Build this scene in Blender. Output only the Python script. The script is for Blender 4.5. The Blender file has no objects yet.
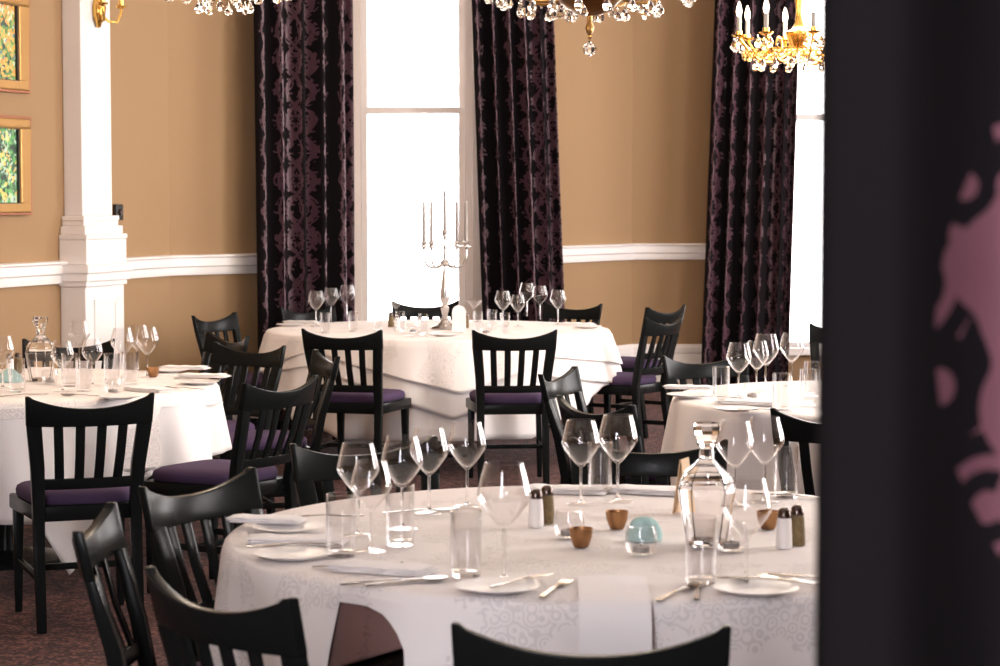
import bpy, bmesh, math, random
from mathutils import Vector, Matrix
random.seed(7)
S = bpy.context.scene
COL = S.collection
PI = math.pi

# ------------------------------------------------------------------ camera
CAMZ, FPX, PITCH = 1.57, 2200.0, math.atan((333 - 199) / 2200.0)
cam_d = bpy.data.cameras.new('camera')
cam = bpy.data.objects.new('camera', cam_d)
COL.objects.link(cam)
cam.location = (0, 0, CAMZ)
cam.rotation_euler = (PI / 2 - PITCH, 0, 0)
cam_d.sensor_width = 36
cam_d.lens = 36 * FPX / 1000
cam_d.clip_start = 0.05
cam_d.dof.use_dof = True
cam_d.dof.focus_distance = 8.5
cam_d.dof.aperture_fstop = 7.5
S.camera = cam

# ------------------------------------------------------------------ world, colour, added fill light
S.view_settings.view_transform = 'Standard'
S.view_settings.look = 'None'
S.view_settings.gamma = 1
S.view_settings.use_curve_mapping = False
S.view_settings.exposure = 1.22
W = bpy.data.worlds.new('sky')
S.world = W
W.use_nodes = True
W.node_tree.nodes['Background'].inputs[0].default_value = (1.0, 0.93, 0.92, 1)
W.node_tree.nodes['Background'].inputs[1].default_value = 4.2
S.cycles.max_bounces = 10
S.cycles.diffuse_bounces = 5
S.cycles.transparent_max_bounces = 40
S.cycles.caustics_reflective = False
S.cycles.caustics_refractive = False
S.cycles.sample_clamp_indirect = 6.0


def portal(name, loc, rot, sx, sy):
    d = bpy.data.lights.new(name, 'AREA')
    d.shape = 'RECTANGLE'
    d.size, d.size_y = sx, sy
    d.cycles.is_portal = True
    o = bpy.data.objects.new(name, d)
    o.location = loc
    o.rotation_euler = rot
    COL.objects.link(o)


def fill_light(name, loc, rot, sx, sy, power, col=(1, 0.97, 0.95)):
    d = bpy.data.lights.new(name, 'AREA')
    d.shape = 'RECTANGLE'
    d.size, d.size_y = sx, sy
    d.energy, d.color = power, col
    o = bpy.data.objects.new(name, d)
    o.location = loc
    o.rotation_euler = rot
    COL.objects.link(o)


# added fill lights outside unseen openings in the right and rear walls
for yy, pw in ((15.2, 42), (11.4, 68), (7.2, 60)):
    fill_light('right_fill_light', (4.85, yy, 2.2), (PI / 2, 0, PI / 2), 1.6, 3.0, pw)
fill_light('rear_fill_light', (-1.2, -1.75, 2.35), (-PI / 2, 0, PI), 1.2, 2.7, 82, (0.86, 0.88, 1.0))  # added cool fill from behind the camera


def lamp(name, loc, power, col, radius):
    d = bpy.data.lights.new(name, 'POINT')
    d.energy = power
    d.color = col
    d.shadow_soft_size = radius
    o = bpy.data.objects.new(name, d)
    o.location = loc
    COL.objects.link(o)


# ------------------------------------------------------------------ helpers
def at(px, py, z):
    """floor-plan point where the view ray through a pixel meets height z (layout measuring only)"""
    u, v = (px - 500) / FPX, (333 - py) / FPX
    c, s = math.cos(PITCH), math.sin(PITCH)
    dx, dy, dz = u, c + v * s, -s + v * c
    t = (z - CAMZ) / dz
    return dx * t, dy * t


def link(o, parent=None):
    COL.objects.link(o)
    if parent:
        o.parent = parent
    return o


class MB:
    def __init__(s):
        s.v, s.f, s.uv = [], [], None

    def loft(s, secs, cap=True, closed=True):
        n = len(secs[0])
        b = len(s.v)
        for q in secs:
            s.v += [tuple(p) for p in q]
        for i in range(len(secs) - 1):
            for j in range(n if closed else n - 1):
                k = (j + 1) % n
                s.f.append((b + i * n + j, b + i * n + k, b + (i + 1) * n + k, b + (i + 1) * n + j))
        if cap:
            s.f.append(tuple(b + j for j in reversed(range(n))))
            m = b + (len(secs) - 1) * n
            s.f.append(tuple(m + j for j in range(n)))
        return s

    def box(s, x0, x1, y0, y1, z0, z1):
        return s.loft([[(x0, y0, z), (x1, y0, z), (x1, y1, z), (x0, y1, z)] for z in (z0, z1)])

    def bar(s, p0, p1, w0, d0, w1=None, d1=None, ax=(1, 0, 0)):
        return s.bars([p0, p1], [(w0, d0), (w1 or w0, d1 or d0)], ax)

    def bars(s, pts, wd, ax=(1, 0, 0)):
        secs = []
        pts = [Vector(p) for p in pts]
        for i, p in enumerate(pts):
            t = (pts[min(i + 1, len(pts) - 1)] - pts[max(i - 1, 0)]).normalized()
            a = Vector(ax)
            a = (a - t * a.dot(t)).normalized()
            b = t.cross(a)
            w, d = wd[i]
            secs.append([p + a * (x * w / 2) + b * (y * d / 2) for x, y in ((-1, -1), (1, -1), (1, 1), (-1, 1))])
        return s.loft(secs)

    def lathe(s, prof, seg=24, o=(0, 0, 0), close=False):
        ox, oy, oz = o
        secs = []
        for r, z in prof:
            r = max(r, 1e-5)
            secs.append([(ox + r * math.cos(2 * PI * k / seg), oy + r * math.sin(2 * PI * k / seg), oz + z) for k in range(seg)])
        if close:
            secs.append(secs[0])
        return s.loft(secs, cap=not close)

    def tube(s, pts, r, seg=8):
        pts = [Vector(p) for p in pts]
        rs = r if isinstance(r, (list, tuple)) else [r] * len(pts)
        secs = []
        up = Vector((0.13, 0.29, 0.95))
        for i, p in enumerate(pts):
            t = (pts[min(i + 1, len(pts) - 1)] - pts[max(i - 1, 0)]).normalized()
            if abs(t.dot(up)) > 0.98:
                up = Vector((1, 0.1, 0))
            a = (up - t * up.dot(t)).normalized()
            up = a
            b = t.cross(a)
            secs.append([p + (a * math.cos(2 * PI * k / seg) + b * math.sin(2 * PI * k / seg)) * rs[i] for k in range(seg)])
        return s.loft(secs)

    def sweep(s, line, prof):
        """moulding: profile of (out, z) pairs along a floor-plan polyline, out to the right-hand side of travel"""
        L = [Vector(p) for p in line]
        secs = []
        for i, p in enumerate(L):
            d0 = (L[i] - L[i - 1]).normalized() if i else None
            d1 = (L[i + 1] - L[i]).normalized() if i < len(L) - 1 else None
            d0, d1 = d0 or d1, d1 or d0
            n0, n1 = Vector((d0.y, -d0.x)), Vector((d1.y, -d1.x))
            m = (n0 + n1).normalized()
            m = m / max(0.35, m.dot(n0))
            secs.append([(p.x + m.x * o, p.y + m.y * o, z) for o, z in prof])
        return s.loft(secs)

    def build(s, name, mat, parent=None, smooth=40, bevel=0, seg=2, loc=None):
        me = bpy.data.meshes.new(name)
        me.from_pydata(s.v, [], s.f)
        bm = bmesh.new()
        bm.from_mesh(me)
        bmesh.ops.remove_doubles(bm, verts=bm.verts, dist=2e-5)
        bmesh.ops.recalc_face_normals(bm, faces=bm.faces)
        if bevel:
            es = [e for e in bm.edges if len(e.link_faces) == 2 and e.calc_face_angle(0) > math.radians(35)]
            bmesh.ops.bevel(bm, geom=es, offset=bevel, segments=seg, affect='EDGES', profile=0.5, clamp_overlap=True)
        bm.to_mesh(me)
        bm.free()
        if smooth:
            me.shade_smooth()
            me.set_sharp_from_angle(angle=math.radians(smooth))
        me.materials.append(mat)
        o = bpy.data.objects.new(name, me)
        link(o, parent)
        if loc:
            o.location = loc
        return o


def tag(o, label=None, cat=None, group=None, kind=None):
    for k, v in (('label', label), ('category', cat), ('group', group), ('kind', kind)):
        if v:
            o[k] = v
    return o


def empty(name, loc=(0, 0, 0), rz=0):
    o = bpy.data.objects.new(name, None)
    o.empty_display_size = 0.1
    o.location = loc
    o.rotation_euler = (0, 0, rz)
    return link(o)


def copy_tree(o, parent=None):
    c = o.copy()
    COL.objects.link(c)
    c.parent = parent
    for ch in list(KIDS.get(o.name, [])):
        copy_tree(ch, c)
    return c


KIDS = {}


def freeze(root):
    for o in [root] + list(root.children_recursive):
        KIDS[o.name] = list(o.children)


PROTO, USED = {}, {}


def place(kind, loc, rz=0, label=None, cat=None, group=None, scale=None):
    src = PROTO[kind]
    if kind not in USED:
        USED[kind] = 1
        freeze(src)
        o = src
    else:
        o = copy_tree(src)
        for k in ('label', 'category', 'group'):
            if k in o:
                del o[k]
    o.location = loc
    o.rotation_euler = (0, 0, rz)
    if scale:
        o.scale = (scale, scale, scale) if not isinstance(scale, tuple) else scale
    return tag(o, label, cat, group)


# ------------------------------------------------------------------ materials
def nt(name):
    m = bpy.data.materials.new(name)
    m.use_nodes = True
    return m, m.node_tree.nodes, m.node_tree.links, m.node_tree.nodes['Principled BSDF']


def plain(name, col, rough=0.5, metal=0, spec=0.5, bump=0, bscale=60, var=0, coat=0):
    m, N, L, p = nt(name)
    p.inputs['Base Color'].default_value = (*col, 1)
    p.inputs['Roughness'].default_value = rough
    p.inputs['Metallic'].default_value = metal
    p.inputs['Specular IOR Level'].default_value = spec
    p.inputs['Coat Weight'].default_value = coat
    if bump or var:
        tc = N.new('ShaderNodeTexCoord')
        no = N.new('ShaderNodeTexNoise')
        no.inputs['Scale'].default_value = bscale
        no.inputs['Detail'].default_value = 5
        L.new(tc.outputs['Object'], no.inputs['Vector'])
        if bump:
            b = N.new('ShaderNodeBump')
            b.inputs['Strength'].default_value = bump
            b.inputs['Distance'].default_value = 0.01
            L.new(no.outputs['Fac'], b.inputs['Height'])
            L.new(b.outputs['Normal'], p.inputs['Normal'])
        if var:
            r = N.new('ShaderNodeValToRGB')
            r.color_ramp.elements[0].position = 0.3
            r.color_ramp.elements[1].position = 0.7
            r.color_ramp.elements[0].color = (*[c * (1 - var) for c in col], 1)
            r.color_ramp.elements[1].color = (*[min(1, c * (1 + var)) for c in col], 1)
            L.new(no.outputs['Fac'], r.inputs['Fac'])
            L.new(r.outputs['Color'], p.inputs['Base Color'])
    return m


def clear_glass(name, tint=(0.975, 0.97, 0.97), base=0.025, edge=0.95, power=3.2):
    m, N, L, p = nt(name)
    N.remove(p)
    out = N['Material Output']
    t = N.new('ShaderNodeBsdfTransparent')
    t.inputs['Color'].default_value = (*tint, 1)
    g = N.new('ShaderNodeBsdfGlossy')
    g.inputs['Roughness'].default_value = 0.03
    g.inputs['Color'].default_value = (1, 1, 1, 1)
    lw = N.new('ShaderNodeLayerWeight')
    lw.inputs['Blend'].default_value = 0.5
    pw = N.new('ShaderNodeMath')
    pw.operation = 'POWER'
    pw.inputs[1].default_value = power
    ma = N.new('ShaderNodeMath')
    ma.operation = 'MULTIPLY_ADD'
    ma.inputs[1].default_value = edge
    ma.inputs[2].default_value = base
    mx = N.new('ShaderNodeMixShader')
    L.new(lw.outputs['Facing'], pw.inputs[0])
    L.new(pw.outputs[0], ma.inputs[0])
    L.new(ma.outputs[0], mx.inputs[0])
    L.new(t.outputs[0], mx.inputs[1])
    L.new(g.outputs[0], mx.inputs[2])
    L.new(mx.outputs[0], out.inputs[0])
    return m


def solid_glass(name, col=(1, 1, 1), ior=1.5, rough=0.0):
    m, N, L, p = nt(name)
    p.inputs['Base Color'].default_value = (*col, 1)
    p.inputs['Transmission Weight'].default_value = 1
    p.inputs['Roughness'].default_value = rough
    p.inputs['IOR'].default_value = ior
    return m


def emitter(name, col, st):
    m, N, L, p = nt(name)
    p.inputs['Base Color'].default_value = (0.9, 0.8, 0.7, 1)
    p.inputs['Emission Color'].default_value = (*col, 1)
    p.inputs['Emission Strength'].default_value = st
    return m


class G:
    """tiny maths-node builder"""
    def __init__(s, N, L):
        s.N, s.L = N, L

    def m(s, op, a, b=None, c=None):
        n = s.N.new('ShaderNodeMath')
        n.operation = op
        for i, x in enumerate((a, b, c)):
            if x is None:
                continue
            if isinstance(x, (int, float)):
                n.inputs[i].default_value = x
            else:
                s.L.new(x, n.inputs[i])
        return n.outputs[0]


def damask(name, ground, figure, per=0.27, shift=0.0, leaves=0.15):
    """velvet ground with satin scrolls: ogee trellis, medallions, leaves"""
    m, N, L, p = nt(name)
    g = G(N, L)
    uv = N.new('ShaderNodeUVMap')
    uv.uv_map = 'UVMap'
    no = N.new('ShaderNodeTexNoise')
    no.inputs['Scale'].default_value = 14
    no.inputs['Detail'].default_value = 1
    L.new(uv.outputs[0], no.inputs['Vector'])
    sp = N.new('ShaderNodeSeparateXYZ')
    L.new(uv.outputs[0], sp.inputs[0])
    u = g.m('MULTIPLY_ADD', sp.outputs[0], 1 / per, shift)
    v = g.m('MULTIPLY', sp.outputs[1], 1 / (per * 1.9))
    wob = g.m('MULTIPLY_ADD', no.outputs['Fac'], 0.3, -0.15)
    # ogee trellis: two families of sine stems
    sv = g.m('SINE', g.m('MULTIPLY', v, 2 * PI))
    d1 = g.m('ABSOLUTE', g.m('SUBTRACT', g.m('FRACT', g.m('ADD', g.m('MULTIPLY_ADD', sv, 0.24, u), 100.0)), 0.5))
    d2 = g.m('ABSOLUTE', g.m('SUBTRACT', g.m('FRACT', g.m('ADD', g.m('MULTIPLY_ADD', sv, -0.24, u), 100.0)), 0.5))
    dmin = g.m('ADD', g.m('MINIMUM', d1, d2), g.m('MULTIPLY', wob, 0.5))
    stem = g.m('LESS_THAN', dmin, 0.06)
    # curling leaves from rings of a distorted cell pattern
    vo = N.new('ShaderNodeTexVoronoi')
    vo.inputs['Scale'].default_value = 15
    L.new(uv.outputs[0], vo.inputs['Vector'])
    ring = g.m('SINE', g.m('MULTIPLY_ADD', vo.outputs['Distance'], 15.0, g.m('MULTIPLY', wob, 10.0)))
    leaf = g.m('GREATER_THAN', ring, 0.35)
    near = g.m('LESS_THAN', g.m('MINIMUM', d1, d2), leaves)
    leaf = g.m('MULTIPLY', leaf, near)
    # medallion in each ogee
    fu = g.m('SUBTRACT', g.m('FRACT', g.m('ADD', u, 100.0)), 0.5)
    fv = g.m('SUBTRACT', g.m('FRACT', g.m('ADD', g.m('MULTIPLY', v, 1.0), 100.25)), 0.5)
    rr = g.m('SQRT', g.m('ADD', g.m('MULTIPLY', fu, fu), g.m('MULTIPLY', g.m('MULTIPLY', fv, fv), 2.2)))
    an = g.m('ARCTAN2', fv, fu)
    pet = g.m('MULTIPLY_ADD', g.m('SINE', g.m('MULTIPLY', an, 7.0)), 0.04, rr)
    med = g.m('MULTIPLY', g.m('LESS_THAN', pet, 0.17), g.m('GREATER_THAN', pet, 0.09))
    allm = g.m('MAXIMUM', g.m('MAXIMUM', stem, leaf), med)
    mix = N.new('ShaderNodeMix')
    mix.data_type = 'RGBA'
    mix.inputs[6].default_value = (*ground, 1)
    mix.inputs[7].default_value = (*figure, 1)
    L.new(allm, mix.inputs[0])
    L.new(mix.outputs[2], p.inputs['Base Color'])
    ro = g.m('MULTIPLY_ADD', allm, -0.45, 0.9)
    L.new(ro, p.inputs['Roughness'])
    L.new(g.m('MULTIPLY_ADD', allm, 0.4, 0.1), p.inputs['Specular IOR Level'])
    return m


def linen(name, col, lace=0.0):
    m, N, L, p = nt(name)
    g = G(N, L)
    tc = N.new('ShaderNodeTexCoord')
    vo = N.new('ShaderNodeTexVoronoi')
    vo.inputs['Scale'].default_value = 34
    no = N.new('ShaderNodeTexNoise')
    no.inputs['Scale'].default_value = 5
    no.inputs['Detail'].default_value = 4
    no2 = N.new('ShaderNodeTexNoise')
    no2.inputs['Scale'].default_value = 700
    for n in (vo, no, no2):
        L.new(tc.outputs['Object'], n.inputs['Vector'])
    band = g.m('GREATER_THAN', no.outputs['Fac'], 0.53)
    dots = g.m('SINE', g.m('MULTIPLY', vo.outputs['Distance'], 22.0))
    lac = g.m('MULTIPLY', g.m('MULTIPLY', g.m('GREATER_THAN', dots, 0.1), band), lace)
    mix = N.new('ShaderNodeMix')
    mix.data_type = 'RGBA'
    mix.inputs[6].default_value = (*col, 1)
    mix.inputs[7].default_value = (*[c * 0.72 for c in col], 1)
    L.new(lac, mix.inputs[0])
    L.new(mix.outputs[2], p.inputs['Base Color'])
    p.inputs['Roughness'].default_value = 0.8
    p.inputs['Specular IOR Level'].default_value = 0.2
    b = N.new('ShaderNodeBump')
    b.inputs['Strength'].default_value = 0.25
    b.inputs['Distance'].default_value = 0.002
    L.new(g.m('ADD', no2.outputs['Fac'], g.m('MULTIPLY', lac, 2.0)), b.inputs['Height'])
    L.new(b.outputs['Normal'], p.inputs['Normal'])
    return m


def carpet_mat(k=0.11):
    m, N, L, p = nt('carpet')
    tc = N.new('ShaderNodeTexCoord')
    vo = N.new('ShaderNodeTexVoronoi')
    vo.inputs['Scale'].default_value = 26
    no = N.new('ShaderNodeTexNoise')
    no.inputs['Scale'].default_value = 60
    no.inputs['Detail'].default_value = 6
    for n in (vo, no):
        L.new(tc.outputs['Object'], n.inputs['Vector'])
    r = N.new('ShaderNodeValToRGB')
    e = r.color_ramp.elements
    e[0].position, e[0].color = 0.38, (0.02 * k, 0.004 * k, 0.006 * k, 1)
    e[1].position, e[1].color = 0.56, (0.32 * k, 0.045 * k, 0.04 * k, 1)
    x = r.color_ramp.elements.new(0.66)
    x.color = (1.3 * k, 0.5 * k, 0.4 * k, 1)
    g = G(N, L)
    L.new(g.m('MULTIPLY_ADD', vo.outputs['Distance'], 0.25, g.m('MULTIPLY', no.outputs['Fac'], 0.85)), r.inputs['Fac'])
    L.new(r.outputs['Color'], p.inputs['Base Color'])
    p.inputs['Roughness'].default_value = 0.95
    b = N.new('ShaderNodeBump')
    b.inputs['Strength'].default_value = 0.6
    b.inputs['Distance'].default_value = 0.01
    L.new(no.outputs['Fac'], b.inputs['Height'])
    L.new(b.outputs['Normal'], p.inputs['Normal'])
    return m


def painting(name, cols, seed):
    """loose garden daubs"""
    m, N, L, p = nt(name)
    tc = N.new('ShaderNodeTexCoord')
    mp = N.new('ShaderNodeMapping')
    mp.inputs['Location'].default_value = (seed, seed * 2.3, seed)
    L.new(tc.outputs['Object'], mp.inputs[0])
    vo = N.new('ShaderNodeTexVoronoi')
    vo.inputs['Scale'].default_value = 42
    L.new(mp.outputs[0], vo.inputs['Vector'])
    no = N.new('ShaderNodeTexNoise')
    no.inputs['Scale'].default_value = 9
    no.inputs['Detail'].default_value = 3
    L.new(mp.outputs[0], no.inputs['Vector'])
    g = G(N, L)
    sp = N.new('ShaderNodeSeparateColor')
    L.new(vo.outputs['Color'], sp.inputs[0])
    r = N.new('ShaderNodeValToRGB')
    r.color_ramp.interpolation = 'CONSTANT'
    while len(r.color_ramp.elements) < len(cols):
        r.color_ramp.elements.new(0.5)
    for i, c in enumerate(cols):
        r.color_ramp.elements[i].position = 0.18 + 0.64 * i / len(cols)
        r.color_ramp.elements[i].color = (*c, 1)
    L.new(g.m('MULTIPLY_ADD', sp.outputs[0], 0.5, g.m('MULTIPLY_ADD', no.outputs['Fac'], 1.2, -0.35)), r.inputs['Fac'])
    L.new(r.outputs['Color'], p.inputs['Base Color'])
    p.inputs['Roughness'].default_value = 0.5
    return m


M = dict(
    wall=plain('wall_paint', (0.33, 0.21, 0.113), 0.75, bump=0.05, bscale=150, var=0.03, spec=0.2),
    white=plain('white_woodwork', (0.83, 0.79, 0.77), 0.4),
    ceil=plain('ceiling_paint', (0.8, 0.76, 0.7), 0.8),
    wood=plain('black_lacquered_wood', (0.0085, 0.0095, 0.0095), 0.25, spec=0.07),
    purple=plain('purple_upholstery', (0.062, 0.038, 0.082), 0.85, bump=0.15, bscale=400, spec=0.15),
    carpet=carpet_mat(),
    cloth=linen('white_linen', (0.84, 0.8, 0.79), 0.0),
    lace=linen('white_lace', (0.84, 0.79, 0.77), 0.55),
    mauve=linen('mauve_lace', (0.2, 0.115, 0.105), 0.8),
    napkin=linen('napkin_linen', (0.86, 0.83, 0.83), 0.0),
    glass=clear_glass('thin_clear_glass'),
    tumbler=clear_glass('tumbler_glass', (0.96, 0.955, 0.955), 0.03, 1.0, 2.0),
    footglass=clear_glass('glass_foot', edge=0.5, power=6),
    pane=clear_glass('window_glass', (0.97, 0.98, 0.98), 0.04, 0.5, 5),
    crystal=solid_glass('cut_crystal', (1, 0.99, 0.98), 1.52),
    decanter=solid_glass('cut_glass', (1, 0.99, 0.985), 1.45),
    steel=plain('polished_steel', (0.42, 0.38, 0.35), 0.2, 1),
    silver=plain('silver_plate', (0.6, 0.57, 0.55), 0.25, 1),
    china=plain('white_china', (0.82, 0.79, 0.78), 0.35, spec=0.3),
    wax=plain('white_wax', (0.3, 0.275, 0.26), 0.6),
    brass=plain('brass', (0.72, 0.42, 0.11), 0.25, 1, bump=0.1, bscale=60),
    bronze=plain('dark_bronze', (0.3, 0.17, 0.06), 0.3, 1, bump=0.2, bscale=50),
    copper=plain('copper', (0.36, 0.19, 0.09), 0.3, 1, bump=0.3, bscale=90),
    bulb=emitter('lit_candle_bulb', (1.0, 0.78, 0.5), 4.0),
    salt=plain('table_salt', (0.82, 0.78, 0.76), 0.7),
    pepper=plain('ground_pepper', (0.16, 0.11, 0.045), 0.7, var=0.5, bscale=300),
    cap=plain('dark_steel_cap', (0.12, 0.09, 0.08), 0.25, 1),
    teal=plain('turquoise_paper', (0.38, 0.56, 0.54), 0.8, bump=0.4, bscale=60),
    card=plain('tan_card', (0.6, 0.42, 0.25), 0.7),
    whitecard=plain('white_card', (0.8, 0.78, 0.78), 0.6),
    gilt=plain('gilt_frame', (0.42, 0.23, 0.07), 0.35, 0.6, bump=0.25, bscale=45),
    redgilt=plain('reddish_frame_edge', (0.35, 0.13, 0.06), 0.4, 0.3),
    black=plain('black_plastic', (0.012, 0.012, 0.012), 0.4),
    slatewood=plain('table_board', (0.25, 0.16, 0.09), 0.6),
    curtain=damask('damask_velvet', (0.008, 0.006, 0.0075), (0.085, 0.038, 0.052), per=0.21),
    curtain_near=damask('damask_velvet_wide', (0.007, 0.0058, 0.0068), (0.15, 0.062, 0.082), per=0.62, shift=-0.1, leaves=0.1),
    pic1=painting('garden_daubs_autumn', [(0.02, 0.06, 0.04), (0.1, 0.25, 0.06), (0.75, 0.42, 0.08), (0.3, 0.42, 0.12), (0.8, 0.3, 0.06), (0.55, 0.65, 0.45), (0.12, 0.2, 0.25)], 1.7),
    pic2=painting('garden_daubs_green', [(0.015, 0.05, 0.03), (0.06, 0.22, 0.08), (0.12, 0.4, 0.1), (0.45, 0.6, 0.5), (0.05, 0.14, 0.08), (0.8, 0.55, 0.15), (0.5, 0.65, 0.3)], 5.1),
)

# ------------------------------------------------------------------ the room
ZC = 4.2
FL = MB().box(-6, 5, -2, 19.5, -0.1, 0).build('floor', M['carpet'], smooth=0)
tag(FL, kind='structure')
tag(MB().box(-6, 5, -2, 19.5, ZC, ZC + 0.1).build('ceiling', M['ceil'], smooth=0), kind='structure')


def wall(name, a, b, holes=(), mat='wall', th=0.2, z1=ZC):
    """vertical wall from a to b (room on the right-hand side of travel); holes are (s0, s1, z0, z1) along it"""
    a, b = Vector(a), Vector(b)
    d = (b - a)
    ln = d.length
    d.normalize()
    n = Vector((-d.y, d.x))
    mb = MB()

    def blk(s0, s1, z0, zz):
        p, q = a + d * s0, a + d * s1
        mb.loft([[(p.x, p.y, z), (q.x, q.y, z), (q.x + n.x * th, q.y + n.y * th, z), (p.x + n.x * th, p.y + n.y * th, z)] for z in (z0, zz)])
    s = 0
    for h in sorted(holes):
        blk(s, h[0], 0, z1)
        if h[2] > 0:
            blk(h[0], h[1], 0, h[2])
        blk(h[0], h[1], h[3], z1)
        s = h[1]
    blk(s, ln, 0, z1)
    return tag(mb.build(name, M[mat], smooth=0), kind='structure')


LW0 = (-5.0, 6.05)
P1 = (-2.16, 14.4)
P2 = (-1.30, 15.15)
P3 = (-1.26, 16.8)
P4 = (0.19, 16.8)
P5 = (1.09, 18.2)
P6 = (4.6, 18.2)
wall('wall_left', LW0, P1)
wall('wall_far_left', P1, P2)
wall('wall_bay_return', P2, P3)
wall('wall_bay', P3, P4, [(0.14, 1.05, 0.5, 3.7)])
wall('wall_far_right', P4, P5)
wall('wall_far', P5, P6, [(1.16, 2.36, 0.34, 3.7)])
wall('wall_right', P6, (4.6, -1.5), [(2.2, 3.8, 0.7, 3.7), (6.0, 7.6, 0.7, 3.7), (10.2, 11.8, 0.7, 3.7)])
wall('wall_rear', (4.6, -1.5), (-5.0, -1.5), [(5.2, 6.4, 1.0, 3.7)])
wall('wall_near_left', (-5.0, -1.5), LW0)
portal('portal_bay', (-0.665, 16.85, 2.1), (-PI / 2, 0, 0), 0.92, 3.2)
portal('portal_far', (2.85, 18.25, 2.16), (-PI / 2, 0, 0), 1.2, 3.1)
# mouldings
DADO = [(0, 1.07), (0.025, 1.07), (0.03, 1.085), (0.03, 1.12), (0.045, 1.13), (0.045, 1.18), (0.06, 1.19), (0.06, 1.2), (0.03, 1.205), (0, 1.205)]
BASE = [(0, 0), (0.03, 0), (0.03, 0.25), (0.022, 0.29), (0.03, 0.30), (0.03, 0.34), (0.012, 0.37), (0, 0.37)]


def along(a, b, s):
    d = (Vector(b) - Vector(a)).normalized()
    p = Vector(a) + d * s
    return (p.x, p.y)


for i, ln in enumerate([[LW0, P1, P2], [P4, P5, along(P5, P6, 0.98)]]):
    tag(MB().sweep(ln, DADO).build('trim_%d' % (i + 1), M['white'], smooth=30), kind='structure')
    tag(MB().sweep(ln, BASE).build(['baseboard_left', 'baseboard_right'][i], M['white'], smooth=30), kind='structure')

# pilaster on the left wall
LD = (Vector(P1) - Vector(LW0)).normalized()
LN = Vector((LD.y, -LD.x))
pil_s = (13.29 - LW0[1]) / LD.y
PC = Vector(LW0) + LD * pil_s


def pil_box(mb, hw, out, z0, z1):
    q = [PC - LD * hw, PC + LD * hw, PC + LD * hw + LN * out, PC - LD * hw + LN * out]
    mb.loft([[(p.x, p.y, z) for p in q] for z in (z0, z1)])


mb = MB()
HW = 0.235
pil_box(mb, HW, 0.17, 0, 1.05)
for hw, out, z0, z1 in ((HW + 0.02, 0.19, 0, 0.37), (HW + 0.015, 0.185, 1.05, 1.08), (HW + 0.03, 0.2, 1.08, 1.13), (HW + 0.045, 0.215, 1.13, 1.18), (HW + 0.01, 0.185, 1.18, 1.33),
                        (HW + 0.015, 0.19, 1.33, 1.36), (HW - 0.005, 0.17, 1.36, 1.41), (HW - 0.025, 0.15, 1.41, 1.44), (HW - 0.02, 0.155, 1.44, 1.47), (HW - 0.055, 0.125, 1.47, ZC)):
    pil_box(mb, hw, out, z0, z1)
pl = tag(mb.build('trim_3', M['white'], smooth=0, bevel=0.006), kind='structure')
mb = MB()
for hw, out in ((0.14, 0.178),):
    for a0, a1, z0, z1 in ((-hw, -hw + 0.025, 0.45, 0.97), (hw - 0.025, hw, 0.45, 0.97), (-hw, hw, 0.45, 0.475), (-hw, hw, 0.945, 0.97)):
        q = [PC + LD * a0 + LN * 0.16, PC + LD * a1 + LN * 0.16, PC + LD * a1 + LN * out, PC + LD * a0 + LN * out]
        mb.loft([[(p.x, p.y, z) for p in q] for z in (z0, z1)])
mb.build('panel_moulding', M['white'], pl, smooth=0)


def sash_window(name, x0, x1, y, z0, z1, zm):
    w = tag(empty(name, (0, 0, 0)), kind='structure')
    mb = MB()
    f = 0.06
    mb.box(x0, x0 + f, y + 0.02, y + 0.16, z0, z1).box(x1 - f, x1, y + 0.02, y + 0.16, z0, z1)
    mb.box(x0 + f, x1 - f, y + 0.02, y + 0.16, z1 - f, z1)
    mb.build('window_frame', M['white'], w, smooth=0, bevel=0.004)
    MB().box(x0 - 0.1, x1 + 0.1, y - 0.07, y + 0.16, z0 - 0.06, z0).build('window_sill', M['white'], w, smooth=0, bevel=0.006)
    mb = MB()
    for a, b in ((x0 - 0.12, x0), (x1, x1 + 0.12)):
        mb.box(a, b, y - 0.03, y - 0.001, z0, z1 + 0.12)
    mb.box(x0, x1, y - 0.03, y - 0.001, z1, z1 + 0.12)
    mb.build('architrave', M['white'], w, smooth=0, bevel=0.006)
    for k, (a, b, yy) in enumerate(((z0, zm + 0.03, y + 0.06), (zm - 0.02, z1 - f, y + 0.1))):
        mb = MB()
        xa, xb, t = x0 + f, x1 - f, 0.045
        mb.box(xa, xa + t, yy, yy + 0.035, a, b).box(xb - t, xb, yy, yy + 0.035, a, b)
        mb.box(xa + t, xb - t, yy, yy + 0.035, a, a + t).box(xa + t, xb - t, yy, yy + 0.035, b - t, b)
        s = mb.build('sash', M['white'], w, smooth=0, bevel=0.003)
        MB().box(xa + t, xb - t, yy + 0.014, yy + 0.02, a + t, b - t).build('pane', M['pane'], s, smooth=0)
    return w


sash_window('window_1', P3[0] + 0.14, P3[0] + 1.05, 16.8, 0.5, 3.7, 2.24)
sash_window('window_2', 2.25, 3.45, 18.2, 0.34, 3.7, 2.24)


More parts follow.
